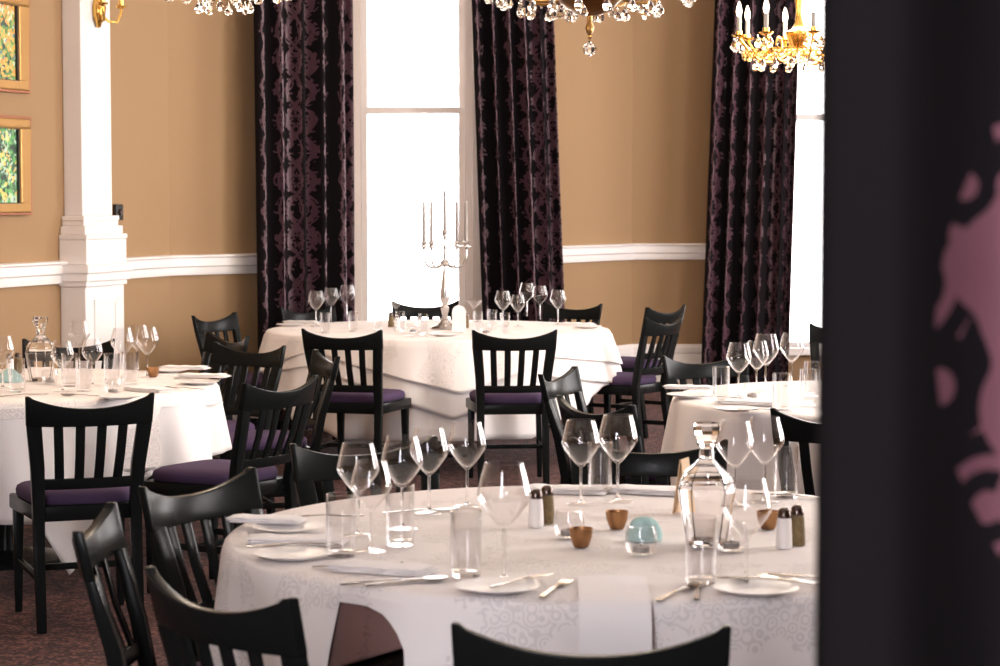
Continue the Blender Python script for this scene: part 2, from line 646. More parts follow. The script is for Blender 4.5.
# ------------------------------------------------------------------ curtains
def curtain(name, a, b, z0, z1, folds, amp, label, a1=None, b1=None, seed=1, full=1.7, mat='curtain'):
    """a,b floor-plan ends at the hem, a1,b1 at the heading; hanging folds with real depth"""
    a1, b1 = a1 or a, b1 or b
    rnd = random.Random(seed)
    nu, nv = folds * 14 + 1, 34
    ph = [rnd.uniform(-0.5, 0.5) for _ in range(folds + 2)]
    am = [rnd.uniform(0.65, 1.25) for _ in range(folds + 2)]
    A, B, A1, B1 = Vector(a), Vector(b), Vector(a1), Vector(b1)
    V, UV, F = [], [], []
    for j in range(nv + 1):
        tz = j / nv
        z = z0 + (z1 - z0) * tz
        p, q = A.lerp(A1, tz), B.lerp(B1, tz)
        d = (q - p).normalized()
        n = Vector((d.y, -d.x))
        for i in range(nu):
            t = i / (nu - 1)
            k = min(int(t * folds), folds - 1)
            fr = t * folds - k
            w = am[k] * (1 - fr) + am[k + 1] * fr
            x = 2 * PI * t * folds + ph[k] * (1 - fr) + ph[k + 1] * fr
            off = amp * w * (math.sin(x) + 0.25 * math.sin(2 * x + 1.3 + 0.6 * math.sin(3 * tz))) * (0.75 + 0.25 * (1 - tz))
            sl = 0.35 * amp * math.cos(x + 0.5) * (0.8 + 0.2 * math.sin(4 * tz + k))
            e = 4 * t * (1 - t)
            pos = p.lerp(q, t) + n * off + d * sl * min(1, e * 2)
            V.append((pos.x, pos.y, z))
            UV.append((t * (B - A).length * full, z))
    for j in range(nv):
        for i in range(nu - 1):
            F.append((j * nu + i, j * nu + i + 1, (j + 1) * nu + i + 1, (j + 1) * nu + i))
    me = bpy.data.meshes.new(name)
    me.from_pydata(V, [], F)
    uvl = me.uv_layers.new(name='UVMap')
    for lp in me.loops:
        uvl.data[lp.index].uv = UV[lp.vertex_index]
    me.shade_smooth()
    me.materials.append(M[mat])
    o = bpy.data.objects.new(name, me)
    link(o)
    so = o.modifiers.new('thick', 'SOLIDIFY')
    so.thickness = 0.006
    tag(o, label, 'curtain')
    d = (B1 - A1).normalized()
    MB().tube([(A1.x - d.x * 0.1, A1.y - d.y * 0.1, z1 + 0.03), (B1.x + d.x * 0.1, B1.y + d.y * 0.1, z1 + 0.03)], 0.02, 12).build('curtain_pole', M['brass'], o)
    return o


curtain('curtain', (-1.60, 14.55), (-0.985, 15.05), 0.02, 3.75, 5, 0.07,
        'black and plum damask curtain at the left of the candelabra window', a1=(-1.63, 14.6), b1=(-1.0, 15.1), seed=3)
curtain('curtain', (-0.12, 16.4), (0.50, 16.72), 0.02, 3.75, 5, 0.07,
        'black and plum damask curtain at the right of the candelabra window', a1=(-0.24, 16.4), b1=(0.36, 16.62), seed=5)
curtain('curtain', (1.63, 17.85), (2.33, 17.8), 0.02, 3.75, 5, 0.07,
        'damask curtain below the smaller gilded chandelier by the right-hand window', a1=(1.75, 17.85), b1=(2.42, 17.8), seed=9)
curtain('curtain', (0.232, 1.6), (0.95, 1.42), 0.02, 3.2, 4, 0.045,
        'blurred black and pink damask curtain hanging close to the viewer', seed=12, mat='curtain_near')

# ------------------------------------------------------------------ pictures, sconce, switch
def on_left_wall(px, out=0.0):
    """point of the left wall seen in an image column"""
    u = (px - 500) / FPX
    # x = u*y (small pitch), line LW0 + LD*s
    s = (u * LW0[1] - LW0[0]) / (LD.x - u * LD.y)
    p = Vector(LW0) + LD * s
    return p + LN * out


ang_left = math.atan2(LD.y, LD.x)


def picture(zc, h, right_px, w, mat, label):
    pr = on_left_wall(right_px)
    c = pr - LD * (w / 2) + LN * 0.004
    t = empty('framed_painting', (c.x, c.y, zc), ang_left)
    tag(t, label, 'picture')

    def ring(hw, hh, wid, y0, y1, mb):
        mb.box(-hw, hw, y1, y0, hh - wid, hh).box(-hw, hw, y1, y0, -hh, -hh + wid)
        mb.box(-hw, -hw + wid * 2, y1, y0, -hh + wid, hh - wid).box(hw - wid * 2.0, hw, y1, y0, -hh + wid, hh - wid)
        return mb
    ring(w / 2, h / 2, 0.014, 0.0, -0.03, MB()).build('outer_edge', M['redgilt'], t, smooth=0, bevel=0.003)
    ring(w / 2 - 0.026, h / 2 - 0.014, 0.052, -0.002, -0.04, MB()).build('frame', M['gilt'], t, smooth=0, bevel=0.008)
    ring(w / 2 - 0.126, h / 2 - 0.064, 0.008, -0.002, -0.03, MB()).build('inner_edge', M['black'], t, smooth=0)
    MB().box(-w / 2 + 0.1, w / 2 - 0.1, -0.016, -0.006, -h / 2 + 0.05, h / 2 - 0.05).build('canvas', mat, t, smooth=0)


s_w = 174.0
picture(1.57 + (199 - 166) / s_w, 98 / s_w, 28, 0.8, M['pic2'], 'gilt framed painting of a green garden, the lower of the two on the left wall')
picture(1.57 + (199 - 45) / s_w, 98 / s_w, 28, 0.8, M['pic1'], 'gilt framed painting of orange autumn foliage, the upper of the two on the left wall')

sp_ = PC + LN * 0.125
sc_ = empty('wall_sconce', (sp_.x, sp_.y, 2.68), ang_left + PI)
tag(sc_, 'small brass candle sconce fixed to the white pilaster', 'wall lamp')
mb = MB()
mb.lathe([(0.0, -0.09), (0.012, -0.085), (0.02, -0.06), (0.04, -0.02), (0.045, 0.03), (0.03, 0.08), (0.012, 0.1), (0.0, 0.13)], 16, (0, 0.02, 0))
mb.build('backplate', M['brass'], sc_)
for s in (-1, 1):
    mb = MB()
    pts = [(0, 0.03, 0), (s * 0.03, 0.07, -0.05), (s * 0.08, 0.1, -0.05), (s * 0.11, 0.11, 0.0), (s * 0.115, 0.11, 0.03)]
    mb.tube(pts, 0.008, 8)
    mb.lathe([(0.0, 0.0), (0.03, 0.008), (0.034, 0.02), (0.016, 0.022), (0.018, 0.05), (0, 0.05)], 14, (s * 0.115, 0.11, 0.03))
    arm = mb.build('arm', M['brass'], sc_)
    mb = MB().lathe([(0.0, 0), (0.012, 0), (0.012, 0.07), (0, 0.07)], 12, (s * 0.115, 0.11, 0.08))
    mb.build('candle_tube', M['wax'], arm)
    MB().lathe([(0, 0), (0.01, 0.01), (0.014, 0.03), (0.007, 0.06), (0, 0.075)], 12, (s * 0.115, 0.11, 0.15)).build('bulb', M['bulb'], arm)

q = on_left_wall(116.5, 0.0)
sw = empty('wall_thermostat', (q.x, q.y, 1.57 - (212 - 199) / 158.0), ang_left)
tag(sw, 'small black control box on the tan wall right of the pilaster', 'wall control')
MB().box(-0.045, 0.045, -0.03, 0.0, -0.05, 0.05).build('housing', M['black'], sw, smooth=0, bevel=0.006)
MB().lathe([(0, 0), (0.02, 0), (0.018, 0.012), (0, 0.012)], 16).build('dial', M['cap'], sw).matrix_local = Matrix.Translation((0, -0.03, 0)) @ Matrix.Rotation(PI / 2, 4, 'X')

# ------------------------------------------------------------------ chairs
def make_chair():
    t = empty('dining_chair')
    wd = M['wood']
    # cushion
    secs = []
    for k, (z, g) in enumerate(((0.452, 0.96), (0.458, 1.0), (0.478, 1.01), (0.492, 0.985), (0.502, 0.9), (0.507, 0.7), (0.509, 0.3))):
        loop = []
        for i in range(40):
            a = 2 * PI * i / 40
            ca, sa = math.cos(a), math.sin(a)
            e = 0.42
            x = math.copysign(abs(ca) ** e, ca)
            y = math.copysign(abs(sa) ** e, sa)
            hw = 0.2 + 0.018 * y
            loop.append((x * hw * g, 0.01 + y * 0.205 * g, z))
        secs.append(loop)
    MB().loft(secs).build('seat_cushion', M['purple'], t, smooth=60)
    mb = MB()
    mb.loft([[(-0.185, -0.205, z), (0.185, -0.205, z), (0.222, 0.225, z), (-0.222, 0.225, z)] for z in (0.395, 0.453)])
    mb.build('seat_frame', wd, t, smooth=30, bevel=0.008)
    # top rail
    secs = []
    ts = [-1, -0.94, -0.885, -0.86] + [-0.8 + 0.1 * i for i in range(17)] + [0.86, 0.885, 0.94, 1]
    for tt in ts:
        x = tt * 0.228
        a = abs(tt)
        zt = 0.866 if a > 0.885 else 0.818 + 0.038 * (a / 0.885) ** 2.2
        zb = 0.752 + 0.004 * a * a
        yc = -0.285 - 0.04 * (1 - tt * tt)

        def yy(z):
            return yc - 0.22 * (z - 0.76)
        h = 0.012
        secs.append([(x, yy(zb) - h, zb), (x, yy(zb) + h, zb), (x * 1.02, yy(zt) + h, zt), (x * 1.02, yy(zt) - h, zt)])
    MB().loft(secs).build('top_rail', wd, t, smooth=45, bevel=0.004)
    # rear legs run up into the posts
    for s in (-1, 1):
        MB().bars([(s * 0.178, -0.27, 0), (s * 0.178, -0.225, 0.3), (s * 0.177, -0.215, 0.45), (s * 0.183, -0.243, 0.6), (s * 0.200, -0.287, 0.76)],
                  [(0.034, 0.03), (0.04, 0.036), (0.044, 0.038), (0.05, 0.034), (0.054, 0.024)]).build('leg', wd, t, smooth=40, bevel=0.004)
        MB().bar((s * 0.195, 0.195, 0), (s * 0.192, 0.19, 0.4), 0.026, 0.026, 0.04, 0.04).build('leg', wd, t, smooth=40, bevel=0.004)
    # lower rail
    secs = []
    for i in range(9):
        tt = -1 + i / 4
        x, yc = tt * 0.185, -0.228 - 0.025 * (1 - tt * tt)
        secs.append([(x, yc - 0.009, 0.518), (x, yc + 0.009, 0.518), (x, yc, 0.558), (x, yc - 0.018, 0.558)])
    MB().loft(secs).build('lower_rail', wd, t, smooth=45, bevel=0.003)
    for xb, xt in ((-0.105, -0.117), (-0.035, -0.039), (0.035, 0.039), (0.105, 0.117)):
        yb = -0.235 - 0.025 * (1 - (xb / 0.185) ** 2)
        yt = -0.28 - 0.04 * (1 - (xt / 0.228) ** 2)
        MB().bars([(xb, yb + 0.004, 0.553), ((xb + xt) / 2, (yb + yt) / 2 - 0.004, 0.65), (xt, yt - 0.004, 0.758)], [(0.034, 0.01)] * 3).build('slat', wd, t, smooth=40, bevel=0.002)
    for s in (-1, 1):
        MB().bar((s * 0.187, -0.235, 0.2), (s * 0.193, 0.19, 0.2), 0.018, 0.026).build('stretcher', wd, t, smooth=40, bevel=0.003)
    MB().bar((-0.185, -0.02, 0.2), (0.185, -0.02, 0.2), 0.018, 0.024, ax=(0, 1, 0)).build('stretcher', wd, t, smooth=40, bevel=0.003)
    return t


PROTO['chair'] = make_chair()
RAIL = 0.315


def chair(x, y, fx, fy, label, group=None):
    """x, y: where the top rail stands; fx, fy: the way the sitter faces"""
    n = math.hypot(fx, fy)
    fx, fy = fx / n, fy / n
    return place('chair', (x + RAIL * fx, y + RAIL * fy, 0), math.atan2(-fx, fy), label, 'chair', group)


GC = 'slat-back chairs around the tables'
CH = [
    # around the front table
    (0.15, 3.61, 0.06, 1, 'black slat-back chair nearest the viewer, only its curved top rail in view'),
    (-0.525, 4.02, 0.74, 0.67, 'black slat-back chair in the lower left, its slats against the front table cloth'),
    (-0.905, 4.86, 1, 0.02, 'black slat-back chair seen edge on at the far left of the front table'),
    (-0.77, 5.56, 0.87, -0.5, 'black slat-back chair at the left of front table with a bluish sheen on its post'),
    (-0.40, 6.42, 0.45, -0.9, 'black slat-back chair behind the left wine glasses of the front table'),
    (0.44, 6.46, -0.12, -1, 'black slat-back chair pushed in behind the front table, left of the glass decanter'),
    # around the far table
    (-0.86, 11.9, 0.29, 1, 'left one of the two slat-back chairs with their backs to us at the candelabra table'),
    (0.08, 11.85, -0.1, 1, 'right one of the two slat-back chairs with their backs to us at the candelabra table'),
    (-1.28, 14.55, 1.0, -1.0, 'black chair behind the left end of the candelabra table beside the dark curtain'),
    (0.5, 14.95, -0.75, -1.1, 'black chair behind the right end of the candelabra table against the tan wall'),
    (-0.52, 15.25, 0.1, -1, 'black chair behind the middle of the candelabra table before the bright window'),
    (0.99, 13.2, -0.84, 0.54, 'black slat-back chair turned sideways at the right end of the candelabra table, purple seat showing'),
    (1.10, 14.5, -0.8, 0.6, 'black chair behind the sideways chair at the right, before the tan wall'),
    (-1.76, 13.5, 0.88, -0.45, 'black chair at far left of the candelabra table, tilted top rail catching window light'),
    # around the left table
    (-1.42, 11.5, -0.75, -0.5, 'black chair standing back between the left table and the far left wall'),
    (-1.22, 10.72, -0.65, -0.9, 'black chair at the back right of the left table facing us'),
    (-0.855, 8.6, -0.85, 0.52, 'black slat-back chair at the right of the left table, purple seat under the cloth'),
    (-0.79, 10.05, -0.95, -0.3, 'black chair seen edge on beyond the right side of the left table'),
    (-1.475, 7.9, -0.35, 0.94, 'black slat-back chair with its back to us in front of the left table'),
    (-2.18, 11.1, 0.02, -1, 'black chair behind the left table, hidden up to its posts by glasses'),
    # around the right table
    (0.93, 10.02, 0.5, -0.87, 'black chair behind the right table below the right-hand damask curtain'),
    (0.235, 9.05, 0.94, -0.34, 'black chair at left of the right table, the further of two, rail seen edge on'),
    (0.33, 7.7, 0.85, 0.53, 'nearer of two black chairs at left of the right table, curved rail'),
    (1.13, 7.32, 0.35, 0.94, 'black slat-back chair in front of the right table next to the blurred curtain'),
    (1.98, 12.4, -0.3, -1, 'black chair by the right-hand window, half hidden by the blurred curtain'),
]
for c in CH:
    chair(*c)

# ------------------------------------------------------------------ tables and cloths
def make_table(x, y, r, label):
    t = empty('round_table', (x, y, 0))
    tag(t, label, 'table')
    MB().lathe([(0, 0.735), (r - 0.02, 0.735), (r - 0.012, 0.74), (r - 0.012, 0.755), (r - 0.02, 0.76), (0, 0.76)], 64).build('tabletop', M['slatewood'], t)
    MB().lathe([(0, 0.05), (0.06, 0.05), (0.045, 0.12), (0.04, 0.4), (0.05, 0.7), (0.16, 0.735), (0, 0.735)], 20).build('pedestal', M['wood'], t)
    MB().lathe([(0, 0), (0.27, 0), (0.27, 0.02), (0.1, 0.05), (0, 0.055)], 24).build('foot_plate', M['wood'], t)
    return t


def wrap(a):
    return (a + 180) % 360 - 180


def interp(tbl, a):
    """angle-keyed table (degrees), linear, periodic"""
    t = sorted(tbl)
    t = [(t[-1][0] - 360, t[-1][1])] + t + [(t[0][0] + 360, t[0][1])]
    a = wrap(a)
    for (a0, v0), (a1, v1) in zip(t, t[1:]):
        if a0 <= a <= a1:
            return v0 + (v1 - v0) * (a - a0) / (a1 - a0)
    return t[0][1]


def cloth(name, x, y, r, ztop, hang, mat, label, nf=22, amp=0.035, seed=0, th=0.002, cat='tablecloth', group=None, parent=None, flare=0.02):
    rnd = random.Random(seed)
    N = 288
    ph, ph2, ph3 = rnd.uniform(0, 6), rnd.uniform(0, 6), rnd.uniform(0, 6)
    mb = MB()
    rings = []
    rads = [0.02, r * 0.35, r * 0.6, r * 0.8, r * 0.92, r - 0.018]
    for q in rads:
        rings.append([(q * math.cos(2 * PI * k / N), q * math.sin(2 * PI * k / N), ztop + 0.0006 * math.sin(7 * 2 * PI * k / N + q * 20)) for k in range(N)])
    for b in (30, 60, 85):
        bb = math.radians(b)
        rings.append([((r - 0.018 + 0.018 * math.sin(bb)) * math.cos(2 * PI * k / N), (r - 0.018 + 0.018 * math.sin(bb)) * math.sin(2 * PI * k / N), ztop - 0.018 * (1 - math.cos(bb))) for k in range(N)])
    steps = 16
    for j in range(1, steps + 1):
        ring = []
        for k in range(N):
            a = 2 * PI * k / N
            h = interp(hang, math.degrees(a))
            d = 0.016 + (max(h, 0.02)) * j / steps
            w = min(1.0, d / 0.3)
            fold = math.sin(nf * a + ph + 0.9 * math.sin(3 * a + ph2)) * (0.75 + 0.35 * math.sin(5 * a + ph3))
            fold = fold * 0.8 + 0.2 * math.sin(2 * nf * a + ph2)
            rr = r + 0.001 + flare * w + amp * w * (fold + 0.75) * 0.6
            ring.append((rr * math.cos(a), rr * math.sin(a), ztop - d))
        rings.append(ring)
    mb.loft(rings, cap=False)
    b = len(mb.v)
    mb.v.append((0, 0, ztop))
    for k in range(N):
        mb.f.append((k, (k + 1) % N, b))
    o = mb.build(name, mat, parent, smooth=70, loc=(x, y, 0))
    so = o.modifiers.new('thick', 'SOLIDIFY')
    so.thickness = th
    so.offset = 1
    return tag(o, label, cat, group) if not parent else o


TF = (0.256, 5.26, 0.915)
TB = (-0.38, 13.55, 1.06)
TL = (-2.15, 9.5, 0.92)
TR = (1.585, 8.93, 0.88)
make_table(*TF, 'round dining table under white cloth nearest the viewer')
make_table(*TB, 'round dining table carrying the silver candelabra before the window')
make_table(*TL, 'round dining table at the left below the pictures')
make_table(*TR, 'round dining table at the right below the smaller chandelier')

ZB = 0.7615
cloth('tablecloth', TF[0], TF[1], TF[2] - 0.008, ZB, [(-180, 0.24), (-150, 0.25), (-140, 0.2), (-133, 0.17), (-118, 0.085), (-105, 0.07), (-95, 0.07), (0, 0.3), (60, 0.2), (120, 0.2)], M['mauve'],
      'dusky mauve under-cloth showing at the left front of the nearest table', nf=20, amp=0.015, seed=4, flare=0.004)
cloth('tablecloth', *TF, 0.7655, [(-180, 0.25), (-150, 0.26), (-140, 0.3), (-133.5, 0.37), (-132.2, 0.37), (-130.8, 0.012), (-126, 0.016), (-122, 0.035), (-119.2, 0.08), (-117.8, 0.14), (-116.8, 0.5), (-75, 0.52), (-30, 0.46), (20, 0.3), (60, 0.2), (120, 0.2), (165, 0.22)],
      M['lace'], 'white lace tablecloth spread over the table nearest the viewer', nf=17, amp=0.045, seed=2, flare=0.022)
cloth('tablecloth', *TB, ZB, [(-180, 0.28), (-150, 0.4), (-120, 0.55), (-60, 0.55), (-25, 0.3), (0, 0.25), (40, 0.2), (140, 0.2)], M['cloth'],
      'lowest white cloth on the candelabra table, hanging in folds between the chairs', nf=18, amp=0.06, seed=8, flare=0.004)
cloth('tablecloth', *TB, 0.7645, [(-180, 0.25), (-150, 0.2), (-128, 0.14), (-84, 0.43), (-55, 0.2), (-35, 0.25), (-20, 0.28), (0, 0.25), (40, 0.18), (140, 0.18)], M['cloth'],
      'middle white cloth on the candelabra table with a slanting hem', nf=18, amp=0.055, seed=8, flare=0.03)
cloth('tablecloth', *TB, 0.7675, [(-180, 0.2), (-150, 0.15), (-130, 0.06), (-82, 0.28), (-50, 0.1), (0, 0.2), (40, 0.15), (140, 0.15)], M['lace'],
      'lace top cloth on the candelabra table with a corner hanging at the front', nf=18, amp=0.05, seed=8, flare=0.06)
cloth('tablecloth', *TL, ZB, [(-180, 0.3), (-120, 0.45), (-70, 0.45), (-62, 0.68), (-54, 0.36), (-35, 0.28), (-15, 0.27), (10, 0.27), (35, 0.3), (60, 0.2), (150, 0.2)], M['cloth'],
      'white cloth hanging in soft folds from the left table', nf=15, amp=0.065, seed=21, flare=0.012)
cloth('tablecloth', *TL, 0.7665, [(-180, 0.06), (-100, 0.06), (-53, 0.03), (-51, 0.27), (-38, 0.28), (-36, 0.03), (-8, 0.06), (30, 0.06), (150, 0.06)], M['lace'],
      'white overcloth on the left table with a panel hanging down at the right', nf=15, amp=0.012, seed=22, flare=0.055)
cloth('tablecloth', *TR, ZB, [(-180, 0.42), (-140, 0.5), (-60, 0.5), (0, 0.3), (60, 0.2), (120, 0.2), (150, 0.25)], M['cloth'],
      'pinkish white cloth hanging from the right table', nf=17, amp=0.07, seed=31, flare=0.012)
ZT = 0.7700

# ------------------------------------------------------------------ tableware prototypes
def shell(prof, th, seg=32):
    """closed thin-walled lathe from an outer profile, inner side offset inwards"""
    inner = [(max(r - th, 0.0), z + (th if i == 0 else 0)) for i, (r, z) in enumerate(prof)]
    return MB().lathe(prof + inner[::-1], seg)


def make_wine(name='wine_glass'):
    t = empty(name)
    pts = [(0.0035, 0.098), (0.008, 0.101), (0.018, 0.111), (0.032, 0.128), (0.043, 0.143), (0.0495, 0.154), (0.0510, 0.161), (0.0500, 0.168), (0.0465, 0.184), (0.041, 0.206), (0.0365, 0.222)]
    prof = pts + [(0.0356, 0.2228)] + [(max(r - 0.0014, 0), z) for r, z in pts[::-1][:-2]] + [(0.0, 0.1035)]
    MB().lathe([(0, 0.098)] + prof, 32).build('bowl', M['glass'], t, smooth=30)
    MB().lathe([(0, 0.006), (0.009, 0.006), (0.005, 0.011), (0.0036, 0.02), (0.0033, 0.06), (0.0036, 0.098), (0, 0.098)], 14).build('stem', M['crystal'], t, smooth=50)
    MB().lathe([(0, 0), (0.037, 0), (0.038, 0.0012), (0.034, 0.0025), (0.01, 0.006), (0, 0.006)], 32).build('foot', M['footglass'], t, smooth=30)
    return t


PROTO['wine'] = make_wine()
o = MB().lathe([(0, 0), (0.031, 0), (0.0325, 0.003), (0.034, 0.14), (0.0325, 0.1405), (0.031, 0.014), (0.028, 0.012), (0, 0.012)], 32).build('tall_tumbler', M['tumbler'])
PROTO['tumbler'] = o
PROTO['coupe'] = MB().lathe([(0, 0), (0.035, 0), (0.034, 0.003), (0.005, 0.008), (0.0035, 0.08), (0.01, 0.09), (0.055, 0.14), (0.0545, 0.141), (0.008, 0.094), (0, 0.092)], 32).build('cocktail_glass', M['glass'])


def make_votive(name, m_cup, m_fill):
    t = empty(name)
    MB().lathe([(0, 0), (0.022, 0), (0.03, 0.006), (0.036, 0.025), (0.036, 0.045), (0.031, 0.066), (0.0295, 0.0662), (0.0343, 0.045), (0.0343, 0.026), (0.0285, 0.009), (0.02, 0.006), (0, 0.006)], 28).build('cup', m_cup, t, smooth=40)
    tl = MB().lathe([(0, 0.0065), (0.019, 0.0065), (0.0195, 0.02), (0.018, 0.0195), (0, 0.0192)], 20).build('tealight', m_fill, t)
    MB().lathe([(0, 0.0192), (0.001, 0.0192), (0.001, 0.026), (0, 0.026)], 6).build('wick', M['black'], tl)
    return t


PROTO['votive'] = make_votive('votive_glass', M['glass'], M['wax'])
t = empty('votive_bowl')
MB().lathe([(0, 0), (0.02, 0), (0.024, 0.004), (0.033, 0.02), (0.036, 0.036), (0.0345, 0.037), (0.031, 0.021), (0.022, 0.007), (0, 0.006)], 28).build('bowl', M['copper'], t, smooth=40)
MB().lathe([(0, 0.0065), (0.02, 0.0065), (0.02, 0.02), (0, 0.0195)], 20).build('tealight', M['wax'], t)
PROTO['votbowl'] = t


def make_shaker(name, fill):
    t = empty(name)
    MB().lathe([(0, 0), (0.0175, 0), (0.019, 0.002), (0.0185, 0.03), (0.0165, 0.062), (0.015, 0.07), (0, 0.07)], 16).build('body', fill, t, smooth=40)
    MB().lathe([(0, 0.07), (0.0155, 0.07), (0.016, 0.074), (0.0135, 0.088), (0.008, 0.093), (0, 0.094)], 16).build('cap', M['cap'], t, smooth=50)
    return t


PROTO['salt'] = make_shaker('salt_shaker', M['salt'])
PROTO['pepper'] = make_shaker('pepper_shaker', M['pepper'])

t = empty('decanter')
body = [(0, 0), (0.044, 0), (0.048, 0.004), (0.058, 0.06), (0.068, 0.125), (0.067, 0.135), (0.063, 0.142), (0.064, 0.15), (0.052, 0.17), (0.03, 0.188), (0.019, 0.2), (0.0175, 0.225), (0.024, 0.235), (0.024, 0.238),
        (0.016, 0.238), (0.0145, 0.205), (0.048, 0.165), (0.06, 0.145), (0.062, 0.125), (0.053, 0.06), (0.043, 0.014), (0, 0.012)]
MB().lathe(body, 10).build('bottle', M['decanter'], t, smooth=12)
stp = MB()
stp.lathe([(0, 0.205), (0.013, 0.205), (0.0155, 0.238), (0.022, 0.240), (0.024, 0.246), (0.029, 0.254), (0.033, 0.264), (0.033, 0.276), (0.029, 0.284), (0, 0.286)], 8)
stp.build('stopper', M['crystal'], t, smooth=12)
PROTO['decanter'] = t

PROTO['plate'] = MB().lathe([(0, 0), (0.045, 0), (0.05, 0.002), (0.085, 0.011), (0.0875, 0.013), (0.085, 0.014), (0.055, 0.0065), (0.045, 0.004), (0, 0.004)], 48).build('side_plate', M['china'], smooth=50)


def flat_loft(pts, th=0.0018):
    """pts: (y, halfwidth, z) along local +Y"""
    mb = MB()
    mb.loft([[(-w, y, z - th / 2), (w, y, z - th / 2), (w, y, z + th / 2), (-w, y, z + th / 2)] for y, w, z in pts])
    return mb


hand = [(-0.1, 0.0045, 0.003), (-0.095, 0.0062, 0.003), (-0.06, 0.005, 0.004), (-0.0, 0.003, 0.007), (0.02, 0.0028, 0.007)]
PROTO['knife'] = flat_loft(hand + [(0.025, 0.007, 0.006), (0.07, 0.0085, 0.004), (0.105, 0.007, 0.003), (0.115, 0.001, 0.003)], 0.003).build('table_knife', M['steel'], bevel=0.001)
mb = flat_loft(hand + [(0.03, 0.004, 0.006), (0.045, 0.011, 0.004), (0.058, 0.0125, 0.004)], 0.0025)
for k in range(4):
    x = -0.0105 + 0.007 * k
    mb.loft([[(x - w, y, z - 0.001), (x + w, y, z - 0.001), (x + w, y, z + 0.001), (x - w, y, z + 0.001)] for y, w, z in ((0.057, 0.002, 0.004), (0.085, 0.0018, 0.004), (0.1, 0.0008, 0.006))])
PROTO['fork'] = mb.build('table_fork', M['steel'])
mb = flat_loft(hand + [(0.03, 0.003, 0.006)], 0.003)
rings = []
for r, z in ((0.02, 0.008), (0.019, 0.005), (0.014, 0.002), (0.006, 0.001), (0.0055, 0.0022), (0.0135, 0.0035), (0.0182, 0.006), (0.019, 0.0085)):
    rings.append([(r * math.cos(a * PI / 12), 0.055 + 1.45 * r * math.sin(a * PI / 12), z) for a in range(24)])
mb.loft(rings)
PROTO['spoon'] = mb.build('dessert_spoon', M['steel'], smooth=60)


def make_napkin(name, w, d, layers, seed=1):
    rnd = random.Random(seed)
    mb = MB()
    n = 14
    for l in range(layers):
        z0, z1 = l * 0.005, l * 0.005 + 0.0046
        sh = 0.006 * l
        secs = []
        for i in range(n + 1):
            y = -d / 2 + d * i / n
            wob = 0.0012 * math.sin(i * 1.3 + l * 2 + seed)
            ww = w / 2 - 0.003 * l
            zz = (z1 - z0) * (0.25 if i in (0, n) else 1)
            zm = (z0 + z1) / 2
            loop = []
            for x, f in ((-ww, 0.15), (-ww + 0.004, 1), (-ww * 0.3, 1.15), (ww * 0.3, 1.1), (ww - 0.004, 1), (ww, 0.15)):
                loop.append((x, y + sh, zm + zz / 2 * f + wob))
            for x, f in ((ww, 0.15), (ww - 0.004, 1), (-ww + 0.004, 1), (-ww, 0.15)):
                loop.append((x, y + sh, zm - zz / 2 * min(f, 1)))
            secs.append(loop)
        mb.loft(secs)
    return mb.build(name, M['napkin'], smooth=50)


PROTO['napkin'] = make_napkin('folded_napkin', 0.1, 0.22, 3)


# ------------------------------------------------------------------ laying the tables
def onto(kind, px, py, label, cat, rz=0.0, dz=0.0, group=None, scale=None):
    x, y = at(px, py, ZT)
    return place(kind, (x, y, ZT + dz), rz, label, cat, group, scale)


def glass_top(px, topy, label, h=0.222, kind='wine', scale=1.0, cat='wine glass', group=None):
    x, y = at(px, topy, ZT + h * scale)
    return place(kind, (x, y, ZT), random.uniform(0, 3), label, cat, group, scale)


GF = 'wine glasses on the front table'
for px, ty, sc, lb in (
    (358, 443, 1.0, 'wine glass furthest left on the front table, dark chair seen through its bowl'),
    (371, 461, 0.93, 'smaller wine glass standing in front of the leftmost one on the front table'),
    (402, 436, 1.02, 'large wine glass left of the empty middle pair, third from left on the front table'),
    (429, 428, 0.98, 'wine glass left of the tallest pair in the left group on the front table'),
    (467, 422, 1.0, 'wide wine glass at the back of the left group, left of the salt shaker'),
    (504, 463, 1.12, 'big wine glass nearest the viewer, behind the left bread plate'),
    (581, 420, 1.0, 'wine glass left of the pair in the middle back of the front table'),
    (618, 415, 1.04, 'wine glass right of the pair in the middle back of the front table'),
    (735, 421, 1.0, 'wine glass just right of the decanter stopper on the front table'),
    (765, 417, 1.02, 'wine glass at the back right of the decanter beside the dark chair'),
    (747, 478, 1.02, 'wine glass in front of the decanter, behind the right bread plate'),
):
    glass_top(px, ty, lb, scale=sc, group=GF)
GT = 'tall water tumblers on the front table'
for px, by, lb in (
    (466, 576, 'tall straight water tumbler left of the big nearest wine glass'),
    (341, 556, 'tall straight water tumbler at the left, behind the folded napkin'),
    (400, 545, 'tall straight water tumbler behind the dessert cutlery at the left'),
    (600, 493, 'tall straight water tumbler between the middle pair of wine glasses'),
    (701, 583, 'tall straight water tumbler standing before the cut glass decanter'),
    (786, 497, 'tall straight water tumbler at the back right of the front table'),
):
    onto('tumbler', px, by, lb, 'tumbler', group=GT)
onto('decanter', 706, 545, 'cut glass decanter with square stopper on the front table', 'decanter', 0.3)
onto('salt', 536, 527, 'white salt shaker in the middle of the front table', 'salt shaker')
onto('pepper', 547, 523, 'brown pepper shaker in the middle of the front table', 'pepper shaker')
onto('salt', 784, 548, 'white salt shaker at the right of the front table', 'salt shaker')
onto('pepper', 797, 545, 'brown pepper shaker at the right of the front table', 'pepper shaker')
onto('votive', 569, 538, 'small clear votive glass right of the middle salt shaker', 'candle holder')
onto('votive', 641, 555, 'small clear votive glass in front of the turquoise paper', 'candle holder')
onto('votive', 731, 551, 'small clear votive glass below the right front wine glass', 'candle holder')
onto('votbowl', 581, 547, 'low copper tealight bowl in front of the clear votive', 'candle holder', scale=(0.78, 0.78, 1.2))
